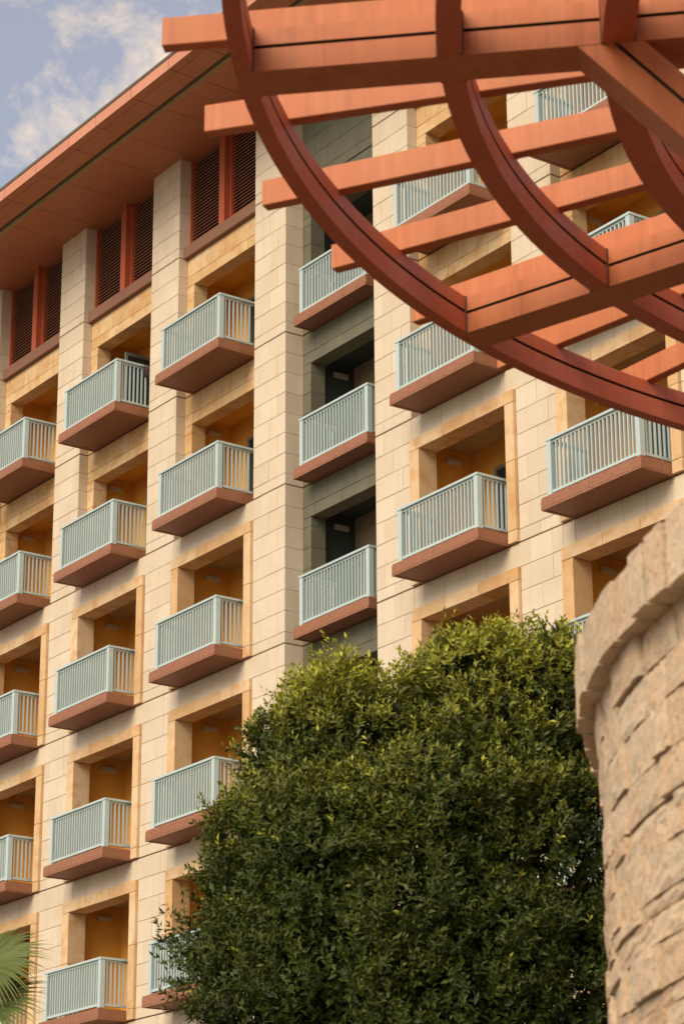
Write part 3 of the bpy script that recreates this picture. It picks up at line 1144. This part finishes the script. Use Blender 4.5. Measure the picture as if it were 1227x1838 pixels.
def tube(mb, pts, rads, seg=8):
    b0 = len(mb.v)
    for i, (p, r) in enumerate(zip(pts, rads)):
        d = (Vector(pts[min(i+1, len(pts)-1)])-Vector(pts[max(i-1, 0)])).normalized()
        a = d.cross(Vector((0.3, 1, 0.2))).normalized()
        c = d.cross(a)
        for s in range(seg):
            t = 2*math.pi*s/seg
            q = Vector(p)+a*(r*math.cos(t))+c*(r*math.sin(t))
            mb.v.append(tuple(q))
    for i in range(len(pts)-1):
        for s in range(seg):
            s2 = (s+1) % seg
            mb.f.append((b0+i*seg+s, b0+i*seg+s2, b0+(i+1)*seg+s2, b0+(i+1)*seg+s)); mb.m.append(0)
    mb.f.append(tuple(b0+s for s in reversed(range(seg)))); mb.m.append(0)
    mb.f.append(tuple(b0+(len(pts)-1)*seg+s for s in range(seg))); mb.m.append(0)


tb = MB()
tube(tb, [(0, 0, -0.02), (0.02, 0.01, 1.0), (-0.05, 0.03, 2.2), (0.0, 0.0, 3.6), (0.05, 0, 5.2)], [0.26, 0.19, 0.17, 0.14, 0.10])
put('trunk', tb.mesh('trunk', M['bark'], True), tree_base, tree)
for li in range(len(lobes)):
    c = Vector(LC[li])-tree_base
    lb = MB()
    s = Vector((0, 0, min(5.0, max(2.4, c.z-2.2))))
    mid = s.lerp(c, 0.5)+Vector((0, 0, 0.25))
    tube(lb, [tuple(s), tuple(mid), tuple(c)], [0.05, 0.03, 0.012], 6)
    put('branch', lb.mesh('branch', M['bark'], True), tree_base, tree)

# ------------------------------------------------------------------ fan palm
M['palm'] = leaf_mat('palm_leaf', (0.070, 0.095, 0.018), (0.12, 0.155, 0.030), (0.46, 0.36, 0.13))
PD = 36.0
ph = at_dist(-75, 1815, PD)
palm_base = Vector((ph.x, ph.y, 0))
palm = thing('fan_palm', 'fan palm with pleated green fronds and dry drooping tips below the balconies', 'palm', palm_base)
tb = MB()
hz = ph.z
tube(tb, [(0, 0, -0.02), (0.03, 0, hz*0.3), (0.0, 0.02, hz*0.7), (0, 0, hz)], [0.24, 0.18, 0.16, 0.17], 12)
put('trunk', tb.mesh('palm_trunk', M['bark'], True), palm_base, palm)


def frond(hub, fdir, up, rad, nseg, spread, seed):
    """pleated fan: nseg segments joined near the hub, free drooping tips"""
    rs = random.Random(seed)
    fdir = fdir.normalized()
    side = fdir.cross(up).normalized()
    nrm = side.cross(fdir).normalized()
    VV, QQ, TT = [], [], []
    for i in range(nseg):
        t = (i+0.5)/nseg
        a = (t-0.5)*spread
        d = fdir*math.cos(a)+side*math.sin(a)
        ws = side*math.cos(a)-fdir*math.sin(a)
        Ls = rad*(0.80+0.2*math.cos(a*0.8))*rs.uniform(0.93, 1.06)
        prev = None
        droop = rs.uniform(0.10, 0.34)
        half = spread/nseg/2
        for s, f in enumerate((0.06, 0.30, 0.52, 0.68, 0.82, 0.93, 1.0)):
            wdt = Ls*f*math.tan(half)*1.02 if f <= 0.69 else Ls*0.69*math.tan(half)*max(0.06, (1-f)/0.42)
            p = hub+d*(Ls*f)+nrm*(0.06*math.sin(f*2.6))+Vector((0, 0, -1))*(droop*max(0, f-0.5)**2*4*rad*0.5)
            pl = 0.35*wdt
            row = [p-ws*wdt+nrm*pl, p-nrm*pl*0.6, p+ws*wdt+nrm*pl]
            n = len(VV)
            VV += [tuple(x) for x in row]
            TT += [max(0, (f-0.80)*4.2)*rs.uniform(0.5, 1)]*3
            if prev is not None:
                QQ.append((prev, prev+1, n+1, n)); QQ.append((prev+1, prev+2, n+2, n+1))
            prev = n
    return np.array(VV), np.array(QQ), np.array(TT)


rgt = Rv0
fwd = Vector((Fv.x, Fv.y, 0)).normalized()
specs = [(rgt*0.95+Vector((0, 0, 0.12))-fwd*0.25, 1.06, 2.5, (24, 76)), (rgt*0.95-Vector((0, 0, 0.05))-fwd*0.5, 1.10, 2.5, (24, 6)),
         (rgt*0.7-Vector((0, 0, 0.6))-fwd*0.5, 1.0, 2.4, (15, -60)), (rgt*0.0+Vector((0, 0, 0.95)), 0.8, 2.4, (-45, 75)),
         (-rgt*0.8+Vector((0, 0, 0.4)), 1.1, 2.4, (-110, 60)), (-rgt*0.7-fwd*0.6, 1.1, 2.4, (-110, -10)),
         (fwd*0.8+Vector((0, 0, 0.4)), 1.1, 2.4, (-40, 60)), (rgt*0.1-fwd*0.9+Vector((0, 0, 0.1)), 1.1, 2.4, (-35, -20)),
         (-rgt*0.3-Vector((0, 0, 0.8))-fwd*0.5, 1.1, 2.2, (-80, -80))]
mpx = PD/FPX
for i, (d, rad, spread, (ox, oz)) in enumerate(specs):
    hub = ph+rgt*(ox*mpx)+Vector((0, 0, oz*mpx))+Vector((d.x, d.y, 0))*0.1
    upv = (Vector((0, 0, 1))*0.75-fwd*0.85)
    if abs(d.normalized().dot(upv.normalized())) > 0.9:
        upv = -fwd
    VV, QQ, TT = frond(hub, d, upv, rad, 38, spread, i+5)
    fo = put('frond', quad_mesh('frond', VV-np.array(palm_base), QQ, TT, M['palm']), palm_base, palm)
    pm = MB()
    p0 = Vector((0, 0, hz-0.15)); p1 = hub-palm_base
    tube(pm, [tuple(p0), tuple(p0.lerp(p1, 0.5)+Vector((0, 0, 0.05))), tuple(p1+d.normalized()*0.06)], [0.03, 0.022, 0.016], 6)
    put('petiole', pm.mesh('petiole', M['palm']), palm_base, fo)
